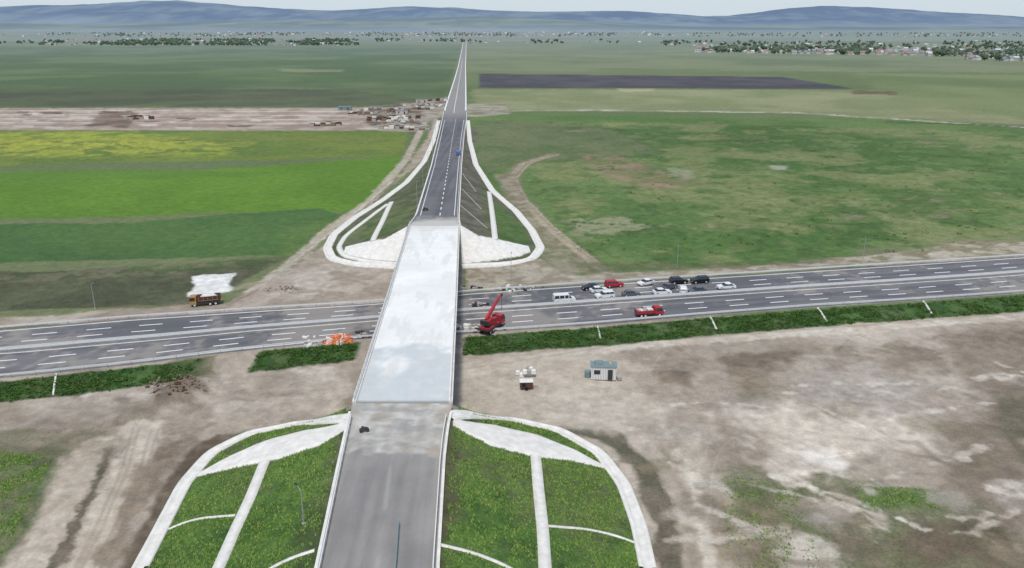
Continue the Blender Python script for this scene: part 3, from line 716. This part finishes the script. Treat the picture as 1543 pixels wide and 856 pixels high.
# ------------------------------------------------------------ distant villages and tree belts
M_tree=[plain("distant_foliage_a",(84,101,82),.95,amp=.4,sc=.15,spec=.1),plain("distant_foliage_b",(102,117,96),.95,amp=.4,sc=.15,spec=.1)]  # distance haze is mixed into these foliage colours, more in the far pair
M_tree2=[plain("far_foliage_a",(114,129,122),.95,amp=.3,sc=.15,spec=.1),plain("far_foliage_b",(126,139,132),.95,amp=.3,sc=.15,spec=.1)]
M_h=[plain("house_wall_white",(224,222,218),.9,amp=.1),plain("house_wall_cream",(202,195,183),.9,amp=.1)]
M_r=[plain("roof_red",(156,128,118),.9,amp=.2),plain("roof_grey",(150,154,160),.8,amp=.2),plain("roof_light",(202,205,210),.7,amp=.1)]
def tree(b,x,y,s,mat):
    b.cyl((x,y,-.5),(x,y,s*.45),s*.04,M_brown,5,r2=s*.02)
    for k in range(3):
        ox,oy,oz=rng.uniform(-.3,.3)*s,rng.uniform(-.3,.3)*s,s*rng.uniform(.4,.75);r=s*rng.uniform(.28,.42)
        vs=[];fs=[]
        for j,(pz,pr) in enumerate(((-.8,.5),(-.1,1.),(.6,.75))):
            for i in range(6):
                a=2*math.pi*i/6+j*.5;q=r*pr*rng.uniform(.75,1.2);vs.append((x+ox+q*math.cos(a),y+oy+q*math.sin(a),oz+pz*r*rng.uniform(.8,1.1)))
        vs+= [(x+ox,y+oy,oz+r*1.05)]
        for j in range(2):
            for i in range(6): fs.append((j*6+i,j*6+(i+1)%6,j*6+6+(i+1)%6,j*6+6+i))
        for i in range(6): fs.append((12+i,12+(i+1)%6,18))
        b.add(vs,fs,mat)
def house(b,x,y,rz,L,Wd,h):
    cr,sr=math.cos(rz),math.sin(rz);T=lambda p:(x+p[0]*cr-p[1]*sr,y+p[0]*sr+p[1]*cr,p[2])
    b.box((0,0,h/2),(L,Wd,h),rng.choice(M_h),T);mr=rng.choice(M_r)
    a,c=L/2+.4,Wd/2+.5;rh=h+Wd*.35
    b.add([(-a,-c,h+.01),(a,-c,h+.01),(a,c,h+.01),(-a,c,h+.01),(-a,0,rh),(a,0,rh)],[(0,1,5,4),(3,4,5,2),(0,4,3),(1,2,5)],mr,T)
    for k in (-.25,.25): b.box((L*k,-Wd/2-.03,h*.55),(1.2,.08,1.2),M_glass,T)
tb=MB();hb=MB()
def village(x0,x1,ya,yb,nh,nt,hs=1.0,ts=1.0,tm=None,thr=.42):
    for i in range(nt):
        px=rng.uniform(x0,x1);f=(px-x0)/(x1-x0);y=ya(f)+(yb(f)-ya(f))*rng.random()
        if fbm(np.array([px]),np.array([y*6]),45,2,5)[0]<thr: continue
        X_,Y_=P(px,y);tree(tb,X_,Y_,rng.uniform(6,13)*ts,rng.choice(tm or M_tree))
    for i in range(nh):
        px=rng.uniform(x0,x1);f=(px-x0)/(x1-x0);y=ya(f)+(yb(f)-ya(f))*rng.random()
        X_,Y_=P(px,y);house(hb,X_,Y_,rng.uniform(-.4,.4)+rng.choice([0,1.57]),rng.uniform(9,16)*hs,rng.uniform(8,11)*hs,rng.uniform(3.5,6)*hs)
village(60,540,lambda f:60,lambda f:69,80,1300)
village(-200,60,lambda f:58,lambda f:66,15,240)
village(560,700,lambda f:58,lambda f:64,10,90)
village(1050,1700,lambda f:72+8*f,lambda f:79+11*f,280,1300)
village(1000,1700,lambda f:64,lambda f:74+4*f,50,420)
village(1460,1600,lambda f:84,lambda f:92,45,80)
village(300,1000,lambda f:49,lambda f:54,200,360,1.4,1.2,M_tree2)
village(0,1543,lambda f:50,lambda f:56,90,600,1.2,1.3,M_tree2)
village(705,1050,lambda f:62,lambda f:66,12,110)
tb.obj("distant_trees",recalc=False);hb.obj("distant_village_houses",recalc=False)

# ------------------------------------------------------------ vehicles
def wheels(b,xs,hw,r,wd=.24):
    for x in xs:
        for s in (-1,1):
            b.cyl((x,s*(hw-wd),r),(x,s*hw,r),r,M_dark,14);b.cyl((x,s*(hw-.02),r),(x,s*(hw+.015),r),r*.55,M_rail,10)
def car(name,body,kind,x,y,z,rz):
    b=MB()
    if kind=="van":
        lo=[(-2.6,.35,0),(2.45,.35,0),(2.6,.6,0),(2.5,.98,.9),(1.75,1.15,.93),(-2.6,1.15,.95)]
        b.prism(lo,.97,body)
        b.prism([(-2.58,1.15,.93),(1.72,1.15,.91),(1.05,1.9,.8),(-2.5,1.9,.82)],.9,M_glass)
        b.prism([(-2.55,1.86,.84),(1.1,1.86,.82),(.95,2.05,.76),(-2.45,2.08,.78)],.8,body)
        for px in (-2.5,-1.3,-.1,.9): b.box((px,0,1.5),(.16,1.84,.76),body,top=(1,.92))
        wheels(b,(-1.65,1.6),.97,.34)
    elif kind=="suv":
        b.prism([(-2.25,.35,0),(2.2,.35,0),(2.3,.65,0),(2.2,.98,.86),(1.1,1.12,.9),(-2.25,1.15,.9)],.93,body)
        b.prism([(-2.2,1.12,.88),(1.05,1.12,.88),(.45,1.62,.72),(-1.95,1.62,.74)],.85,M_glass)
        b.prism([(-2.0,1.6,.75),(.5,1.6,.73),(.35,1.72,.68),(-1.85,1.74,.7)],.7,body)
        for px in (-2.05,-.95,.0): b.box((px,0,1.36),(.12,1.74,.5),body,top=(1,.87))
        wheels(b,(-1.4,1.4),.93,.37)
    else:
        b.prism([(-2.2,.3,0),(2.15,.3,0),(2.25,.55,0),(2.1,.82,.82),(1.0,.95,.87),(-1.6,.98,.87),(-2.2,.9,.84)],.9,body)
        b.prism([(-1.75,.95,.85),(1.0,.94,.85),(.3,1.38,.66),(-1.15,1.38,.66)],.8,M_glass)
        b.prism([(-1.18,1.37,.68),(.34,1.37,.68),(.2,1.46,.62),(-1.05,1.46,.62)],.66,body)
        b.box((-.35,0,1.16),(.1,1.68,.44),body,top=(1,.8))
        wheels(b,(-1.35,1.4),.9,.32)
    fx={"van":2.56,"suv":2.27,"sedan":2.2}[kind];hw={"van":.97,"suv":.93,"sedan":.9}[kind]
    for s in (-1,1):
        b.box((fx,s*hw*.72,.68),(.1,.3,.14),M_light);b.box((-fx,s*hw*.75,.8),(.1,.25,.16),M_tail)
        b.box((fx-1.35,s*(hw+.07),1.0),(.12,.16,.12),body)
    return b.obj(name,(x,y,z),rz,.05)
HD=math.atan(.2)
cars=[(850,455,M_white,"van",0),(890,436,M_black,"sedan",.1),(925,432,M_red,"suv",0),(911,449,M_white,"suv",.05),(951,446,M_grey,"sedan",-.1),
(973,429,M_white,"sedan",.3),(997,443,M_white,"sedan",0),(1022,427,M_black,"suv",0),(1029,441,M_white,"suv",1.2),(1050,441,M_grey,"sedan",.15),(1054,426,M_black,"suv",0),(1094,435,M_white,"sedan",-.1),(1008,435,M_grey,"sedan",.5),(902,440,M_white,"sedan",.1)]
for px,py,mt,kd,dr in cars:
    x,y=P(px,py,MZ);nm={"van":"passenger_van","suv":"parked_suv","sedan":"parked_car"}[kd]
    car(nm,mt,kd,x,y,MZ+.01,HD+dr+(math.pi if rng.random()<.4 else 0))
b=MB()
b.box((0,0,.75),(6.2,1.9,.25),M_metal)
b.prism([(1.1,.6,0),(3.05,.6,0),(3.15,1.0,0),(3.0,1.35,.95),(2.5,2.15,.85),(1.1,2.2,.85)],1.0,M_red)
b.prism([(1.3,1.4,1.02),(2.85,1.4,1.0),(2.52,2.0,.9),(1.3,2.0,.9)],1.0,M_glass)
b.box((-1.1,0,.98),(4.1,2.1,.12),M_red)
for s in (-1,1): b.box((-1.1,s*1.02,1.3),(4.1,.08,.6),M_red)
b.box((-3.12,0,1.3),(.08,2.1,.6),M_red);b.box((.95,0,1.5),(.1,2.1,1.0),M_red)
for i in range(6): b.box((-2.6+i*.6,rng.uniform(-.3,.3),1.4),(.6,1.4,.6),rng.choice([M_white,M_conc2,M_conc]),rz=rng.uniform(-.4,.4))
wheels(b,(-2.1,-1.2,2.1),1.0,.42,.3)
x,y=P(978,476,MZ);b.obj("red_flatbed_truck",(x,y,MZ+.01),HD,.04)
# crane truck
b=MB()
b.box((0,0,1.0),(7.0,2.3,.35),M_metal)
b.prism([(2.1,.8,0),(3.8,.8,0),(3.85,1.6,0),(3.6,2.6,1.05),(2.1,2.65,1.05)],1.2,M_red)
b.prism([(2.4,1.7,1.22),(3.83,1.7,1.22),(3.66,2.45,1.1),(2.4,2.45,1.1)],1.15,M_glass)
b.box((-.9,0,1.35),(5.0,2.3,.35),M_red)
b.cyl((-1.6,0,1.5),(-1.6,0,2.1),.75,M_metal,14)
b.box((-1.5,0,2.5),(2.6,1.7,.9),M_red,top=(.9,.9));b.box((-2.9,0,2.5),(.6,2.0,.9),M_metal)
b.box((-.7,-1.0,2.6),(1.3,.7,1.2),M_red);b.box((-.66,-1.04,2.75),(1.34,.7,.7),M_glass)
e=(4.3,0,6.6);b.beam((-2.0,.2,2.9),(1.3,.15,4.85),.55,.6,M_red);b.beam((1.0,.15,4.7),(3.2,.08,6.0),.42,.46,M_red);b.beam((3.0,.08,5.88),e,.3,.34,M_red)
b.cyl((-.4,.2,2.8),(1.0,.15,4.4),.12,M_rail,8)
b.box((4.45,0,6.45),(.5,.4,.5),M_metal);b.cyl((4.45,0,6.3),(4.45,0,3.6),.04,M_dark,5);b.box((4.45,0,3.45),(.25,.25,.35),M_yellow)
for sx in (-3.0,1.4):
    for s in (-1,1):
        b.beam((sx,s*1.0,1.0),(sx,s*2.4,1.0),.25,.25,M_metal);b.cyl((sx,s*2.4,1.0),(sx,s*2.4,.1),.1,M_rail,8);b.cyl((sx,s*2.4,.0),(sx,s*2.4,.1),.35,M_metal,10)
wheels(b,(-2.6,-1.3,2.9),1.15,.5,.35)
x,y=P(741,497,MZ);b.obj("red_crane_truck",(x,y,MZ+.01),HD+.9,.04)
b=MB()
b.box((0,0,.95),(7.0,2.2,.35),M_metal)
b.prism([(2.0,.7,0),(3.6,.7,0),(3.65,1.6,0),(3.45,2.7,1.05),(2.0,2.75,1.05)],1.18,M_yellow)
b.prism([(2.3,1.7,1.2),(3.64,1.7,1.2),(3.5,2.5,1.1),(2.3,2.5,1.1)],1.1,M_glass)
bed=[(-3.6,1.3,1.05),(1.75,1.3,1.05),(1.85,2.6,1.25),(-3.8,2.6,1.25)]
for s in (-1,1):
    b.add([(p[0],s*p[2],p[1]) for p in bed]+[(p[0],s*(p[2]-.1),p[1]) for p in bed],[(0,1,2,3),(7,6,5,4),(0,4,5,1),(1,5,6,2),(2,6,7,3),(3,7,4,0)],M_brown)
    for k in range(5): b.box((-3.0+k*1.1,s*1.2,1.95),(.1,.16,1.1),M_yellow)
b.box((1.8,0,1.95),(.12,2.4,1.4),M_brown);b.box((-3.7,0,1.9),(.12,2.3,1.3),M_brown);b.box((-.9,0,1.32),(5.4,2.1,.12),M_brown)
b.box((-.9,0,2.15),(5.0,2.2,1.3),M_conc,top=(.55,.45))
wheels(b,(-2.5,-1.2,2.5),1.12,.5,.35)
x,y=P(310,460,.3);b.obj("dump_truck",(x,y,H1(x,y)+.02),HD+.1+math.pi,.04,sc=.92)
Yb=P(691,234,4)[1];xb=float(XL(Yb)*.14+XR(Yb)*.86)
car("blue_van",M_blue,"van",xb,Yb,float(ZR(Yb))+.02,math.pi/2)
b=MB()
for i in range(44):
    a=rng.uniform(0,6.28);r=rng.random()**.6;cx,cy=3.1*r*math.cos(a),1.7*r*math.sin(a);h=1.0*(1-r)+.2
    th=rng.uniform(0,3.14)
    T=lambda p,cx=cx,cy=cy,h=h,th=th:(cx+p[0]*math.cos(th)-p[1]*math.sin(th),cy+p[0]*math.sin(th)+p[1]*math.cos(th),h+p[2]+.2*p[0]*math.sin(th*3))
    b.prism([(-.9,-.35,0),(.9,-.35,0),(.8,0,.16),(.8,.35,.09),(-.8,.35,.09),(-.8,0,.16)],.26,M_orange if rng.random()<.8 else M_conc,T)
b.box((0,0,.18),(5.8,3.0,.35),M_orange,top=(.8,.7))
x,y=P(511,514,.9);b.obj("orange_barrier_pile",(x,y,max(H1(x,y),.85) if y>float(YN(x)) else H1(x,y)),HD,.03)
b=MB()
b.box((0,0,1.45),(4.6,2.4,2.5),M_white)
for i in range(15): b.box((-2.1+i*.3,-1.215,1.45),(.08,.03,2.3),M_conc2)
b.box((0,0,2.78),(4.9,2.7,.14),M_teal);b.box((-.9,.2,3.1),(1.6,1.4,.5),M_teal,top=(.8,.8));b.cyl((1.2,-.6,2.85),(1.2,.6,2.85),.35,M_conc2,12)
b.box((-1.2,-1.235,1.7),(1.1,.06,.8),M_glass);b.box((1.2,-1.235,1.25),(.9,.06,2.0),M_metal)
for sx in (-1.9,1.9):
    for sy in (-.9,.9): b.box((sx,sy,.1),(.4,.4,.3),M_conc2)
b.cyl((-2.9,.2,.0),(-2.9,.2,1.3),.6,M_teal,14);b.box((2.9,-.4,.3),(.8,.8,.6),M_conc2,rz=.3)
x,y=P(909,569);b.obj("site_cabin",(x,y,H1(x,y)),-.08,.02)
b=MB()
for i in range(14):
    b.box((rng.uniform(-1.5,1.5),rng.uniform(-1,1),.4+(.75 if i>8 else 0)),(.95,.95,.8),rng.choice([M_white,M_conc,M_conc2]),top=(.8,.8),rz=rng.uniform(-.5,.5))
x,y=P(792,566);b.obj("bulk_bag_stack",(x,y,H1(x,y)),0,.1)
b=MB()
b.box((0,0,.95),(2.3,1.5,1.1),M_brown);b.box((0,0,1.54),(2.45,1.65,.1),M_conc);b.box((-.5,-.76,1.0),(.7,.05,.7),M_dark)
b.cyl((1.1,0,.45),(2.2,0,.4),.05,M_metal,6)
for s in (-1,1): b.cyl((0,s*.8,.32),(0,s*.95,.32),.32,M_dark,12)
x,y=P(793,585);b.obj("brown_utility_trailer",(x,y,H1(x,y)),.05,.02)
def heap(name,px,py,n,r,mats,s=.5,z=None):
    b=MB()
    for i in range(n):
        a=rng.uniform(0,6.28);q=r*rng.random()**.7;k=s*rng.uniform(.5,1.3)
        b.box((q*math.cos(a)*1.4,q*math.sin(a),k*.4+.3*s*(1-q/r)),(k*rng.uniform(.8,2.2),k,k*.8),rng.choice(mats),top=(.85,.8),rz=rng.uniform(0,3))
    x,y=P(px,py,z or 0);return b.obj(name,(x,y,z if z is not None else H1(x,y)),0,.04)
heap("concrete_rubble",703,500,26,1.6,[M_conc,M_conc2],.7)
heap("construction_debris",722,462,20,2.2,[M_dark,M_metal,M_conc2,M_brown],.7,MZ)
heap("construction_debris",765,441,16,2.6,[M_conc,M_conc2,M_metal],.6)
heap("construction_debris",800,440,12,2.6,[M_conc,M_conc2,M_metal],.5)
heap("construction_debris",710,440,14,2.0,[M_dark,M_metal,M_conc2],.6)
heap("construction_debris",468,522,22,3,[M_conc,M_conc2],.5)
heap("construction_debris",548,505,16,1.8,[M_metal,M_conc2,M_brown],.6,MZ)
heap("earth_rubble",270,592,60,4,[M_soil,M_soil,M_brown],.4)
heap("earth_rubble",430,440,30,3,[M_soil,M_conc2],.35)
heap("construction_debris",600,188,40,12,[M_soil,M_conc2,M_conc],1.2)
heap("construction_debris",640,160,40,14,[M_soil,M_conc2,M_conc],1.4)
heap("construction_debris",575,172,30,14,[M_soil,M_conc2],1.3)
# distant works yard: stacks of pallets / pipes and small sheds beside the back road
def stack(px,py):
    b=MB()
    for r in range(rng.randint(2,4)):
        for k in range(rng.randint(3,6)):
            h=rng.uniform(.8,2.2);b.box((k*3.4,r*3.2,h/2),(3.0,2.4,h),rng.choice([M_conc,M_conc2,M_brown,M_soil]),rz=rng.uniform(-.1,.1))
    x,y=P(px,py);b.obj("material_stack",(x,y,H1(x,y)),rng.uniform(-.2,.2))
for px,py in ((528,172),(545,168),(556,182),(574,194),(590,180),(612,196),(586,168),(625,165),(648,152),(190,180),(470,190)): stack(px,py)
sb=[(520,166),(566,166),(606,172),(636,156)]
for px,py in sb:
    b=MB();L=rng.uniform(6,10);b.box((0,0,1.4),(L,3,2.8),rng.choice([M_h[0],M_h[1],M_teal]));b.box((0,0,2.9),(L+.4,3.4,.18),M_r[1])
    b.box((-L*.25,-1.53,1.6),(1.1,.06,.9),M_glass);b.box((L*.25,-1.53,1.1),(.95,.06,2.1),M_metal)
    x,y=P(px,py);b.obj("works_shed",(x,y,H1(x,y)),rng.uniform(-.3,.3))
def compactor(x,y,z,rz,sc):
    b=MB();b.box((0,0,.75),(1.6,.9,.5),M_metal,top=(.85,.9));b.box((-.3,0,1.15),(.6,.7,.35),M_brown)
    for s in (-.75,.75): b.cyl((s,-.5,.4),(s,.5,.4),.4,M_metal,14)
    b.beam((-.9,-.3,.8),(-1.5,-.3,1.3),.05,.05,M_yellow);b.beam((-.9,.3,.8),(-1.5,.3,1.3),.05,.05,M_yellow);b.beam((-1.5,-.3,1.3),(-1.5,.3,1.3),.05,.05,M_yellow)
    b.obj("roller_compactor",(x,y,z),rz,.03,sc=sc)
x,y=P(549,650,8.2);compactor(x,y,float(ZR(y))+.02,.3,.6)
x,y=P(641,317,7.6);compactor(x,y,float(ZR(y))+.02,.3,.8)
def lamp(x,y,z,h,rz):
    b=MB();b.cyl((0,0,0),(0,0,h),.09,M_post,8,r2=.05);b.beam((0,0,h),(1.2,0,h+.2),.06,.06,M_post);b.box((1.4,0,h+.2),(.6,.22,.1),M_metal);b.box((0,0,.1),(.4,.4,.2),M_conc2)
    b.obj("street_lamp",(x,y,z),rz)
for y in (250,285,325,375,430,490):
    lamp(float(XL(y))-.7,y,float(ZR(y))-.35,8,0)
for px,py in ((144,468),(1300,392),(770,420),(1020,402)):
    x,y=P(px,py);lamp(x,y,H1(x,y),6,1.5)
x,y=drape(458,790);lamp(x,y,H1(x,y),4.5,2.2)

# ------------------------------------------------------------ grass tufts and shrubs
def tufts(name,areas,mats,smin,smax,thr=.40):
    pts=[]
    for poly,cnt in areas:
        a=np.array(poly);xs=nr.uniform(a[:,0].min(),a[:,0].max(),cnt*3);yy=nr.uniform(max(a[:,1].min(),55),a[:,1].max(),cnt*3)
        ok=inside(poly,xs,yy);xs,yy=xs[ok][:cnt],yy[ok][:cnt]
        cl=fbm(xs,yy,2,3,88)>thr+nr.uniform(-.12,.12,len(xs))
        xs,yy=xs[cl],yy[cl]
        ok=((xs<XL(yy)-.8)|(xs>XR(yy)+.8))
        for u,l_ in REV[:2]: ok&=~inside(u+l_[::-1],xs,yy)
        xs,yy=xs[ok],yy[ok]
        pts.append(np.stack([xs,yy,height(xs,yy)],1))
    p=np.concatenate(pts);n=len(p)
    allv=np.zeros((n,9,3));
    for k in range(3):
        a=nr.uniform(0,6.28,n);s=nr.uniform(smin,smax,n);w=s*.45
        ox=nr.uniform(-.15,.15,n);oy=nr.uniform(-.15,.15,n)
        allv[:,k*3]=p+np.stack([ox-np.cos(a)*w,oy-np.sin(a)*w,-.03+0*a],1)
        allv[:,k*3+1]=p+np.stack([ox+np.cos(a)*w,oy+np.sin(a)*w,-.03+0*a],1)
        allv[:,k*3+2]=p+np.stack([ox+nr.uniform(-.25,.25,n),oy+nr.uniform(.0,.4,n),s*.8],1)
    tris(name,allv.reshape(-1,3),mats,3)
MG=[plain("grass_blade_a",(104,140,64),.9,spec=.1),plain("grass_blade_b",(80,116,50),.9,spec=.1),plain("grass_blade_c",(138,154,80),.9,spec=.1)]
MS=[plain("shrub_leaf_a",(68,102,44),.9,spec=.1),plain("shrub_leaf_b",(52,82,36),.9,spec=.1),plain("shrub_leaf_c",(92,122,58),.9,spec=.1)]
tufts("embankment_grass",[(TN,60000)],MG,.08,.24)
tufts("field_grass",[([P(*p) for p in ((0,680),(80,688),(30,790),(0,840))],4000),([P(*p) for p in ((1285,732),(1390,737),(1415,768),(1312,768))],900),([P(*p) for p in ((1090,712),(1200,735),(1240,860),(1095,860))],1500)],MG,.08,.22,.48)
def shrubs(name,p,rad,leaf,nl,mats):
    n=len(p);k=nl
    c=np.repeat(p,k,0);r=np.repeat(rad,k)
    th=nr.uniform(0,6.28,n*k);ph=nr.uniform(0,1,n*k);rr=nr.uniform(.4,1,n*k)**.5
    c=c+np.stack([np.cos(th)*rr*r*np.sqrt(1-ph*ph*.8),np.sin(th)*rr*r*np.sqrt(1-ph*ph*.8),ph*r*.85],1)
    V=np.zeros((n*k,3,3))
    for j in range(3): V[:,j]=c+nr.normal(0,1,(n*k,3))*[leaf,leaf,leaf*.5]
    tris(name,V.reshape(-1,3),mats,2)
xs=nr.uniform(-150,190,24000);dd=nr.uniform(1.4,8.6,24000);yy=YN(xs)-dd/.97
ok=(vergemask(xs,yy)>.6)&(fbm(xs,yy,3,3,8)>.40);xs,yy=xs[ok][:4200],yy[ok][:4200]
shrubs("roadside_shrubs",np.stack([xs,yy,height(xs,yy)-.05],1),nr.uniform(.3,.7,len(xs)),.13,22,MS)
xs=[];
for i in range(200):
    px=nr.uniform(860,1543);py=nr.uniform(190,380);a=P(px,py)
    if a[1]<float(YF(a[0]))+12: continue
    xs.append(a)
p=np.array(xs);shrubs("field_shrubs",np.stack([p[:,0],p[:,1],height(p[:,0],p[:,1])-.05],1),nr.uniform(.4,1.2,len(p)),.16,30,MS)
for px0,py0,px1,py1 in ((900,491,905,512),(1070,477,1080,498),(1232,463,1246,486),(1391,453,1404,474),(85,563,80,598)):
    channel("slope_gutter",[(px0,py0+2),((px0+px1)/2,(py0+py1)/2),(px1,py1)],.3,1,prof=FL,off=.25)

# ------------------------------------------------------------ light, world, camera
EL=math.radians(63);AZ=math.radians(188)
w=bpy.data.worlds.new("World");bpy.context.scene.world=w;w.use_nodes=True
nt=w.node_tree;sky=nt.nodes.new("ShaderNodeTexSky");sky.sky_type='NISHITA';sky.sun_disc=False
sky.sun_elevation=EL;sky.sun_rotation=AZ;sky.dust_density=1.0;sky.air_density=1.0;sky.ozone_density=2.0
tc=nt.nodes.new("ShaderNodeTexCoord");sp=nt.nodes.new("ShaderNodeSeparateXYZ");nt.links.new(tc.outputs["Generated"],sp.inputs[0])
mr=nt.nodes.new("ShaderNodeMapRange");mr.inputs["From Min"].default_value=0.0;mr.inputs["From Max"].default_value=.35;mr.inputs["To Min"].default_value=.9;mr.inputs["To Max"].default_value=.4
nt.links.new(sp.outputs["Z"],mr.inputs["Value"])
mx_=nt.nodes.new("ShaderNodeMixRGB");mx_.inputs[2].default_value=(4.5,5.15,5.7,1)
nt.links.new(mr.outputs[0],mx_.inputs[0]);nt.links.new(sky.outputs[0],mx_.inputs[1]);nt.links.new(mx_.outputs[0],nt.nodes["Background"].inputs[0])
nt.nodes["Background"].inputs[1].default_value=.14
l=bpy.data.lights.new("sun","SUN");l.energy=2.6;l.angle=math.radians(8);l.color=(1,.965,.92)
lo=bpy.data.objects.new("sun",l);bpy.context.scene.collection.objects.link(lo)
from mathutils import Vector
d=Vector((math.sin(AZ)*math.cos(EL),math.cos(AZ)*math.cos(EL),math.sin(EL)))
lo.rotation_euler=d.to_track_quat('Z','Y').to_euler()
cam=bpy.data.cameras.new("camera");co=bpy.data.objects.new("camera",cam);bpy.context.scene.collection.objects.link(co)
co.location=(0,0,CAMH);co.rotation_euler=(math.pi/2-TH,0,0);cam.sensor_width=36;cam.lens=36*F/1543;cam.clip_start=1;cam.clip_end=100000
sc=bpy.context.scene;sc.camera=co
sc.view_settings.view_transform='Standard';sc.view_settings.look='None';sc.view_settings.exposure=0
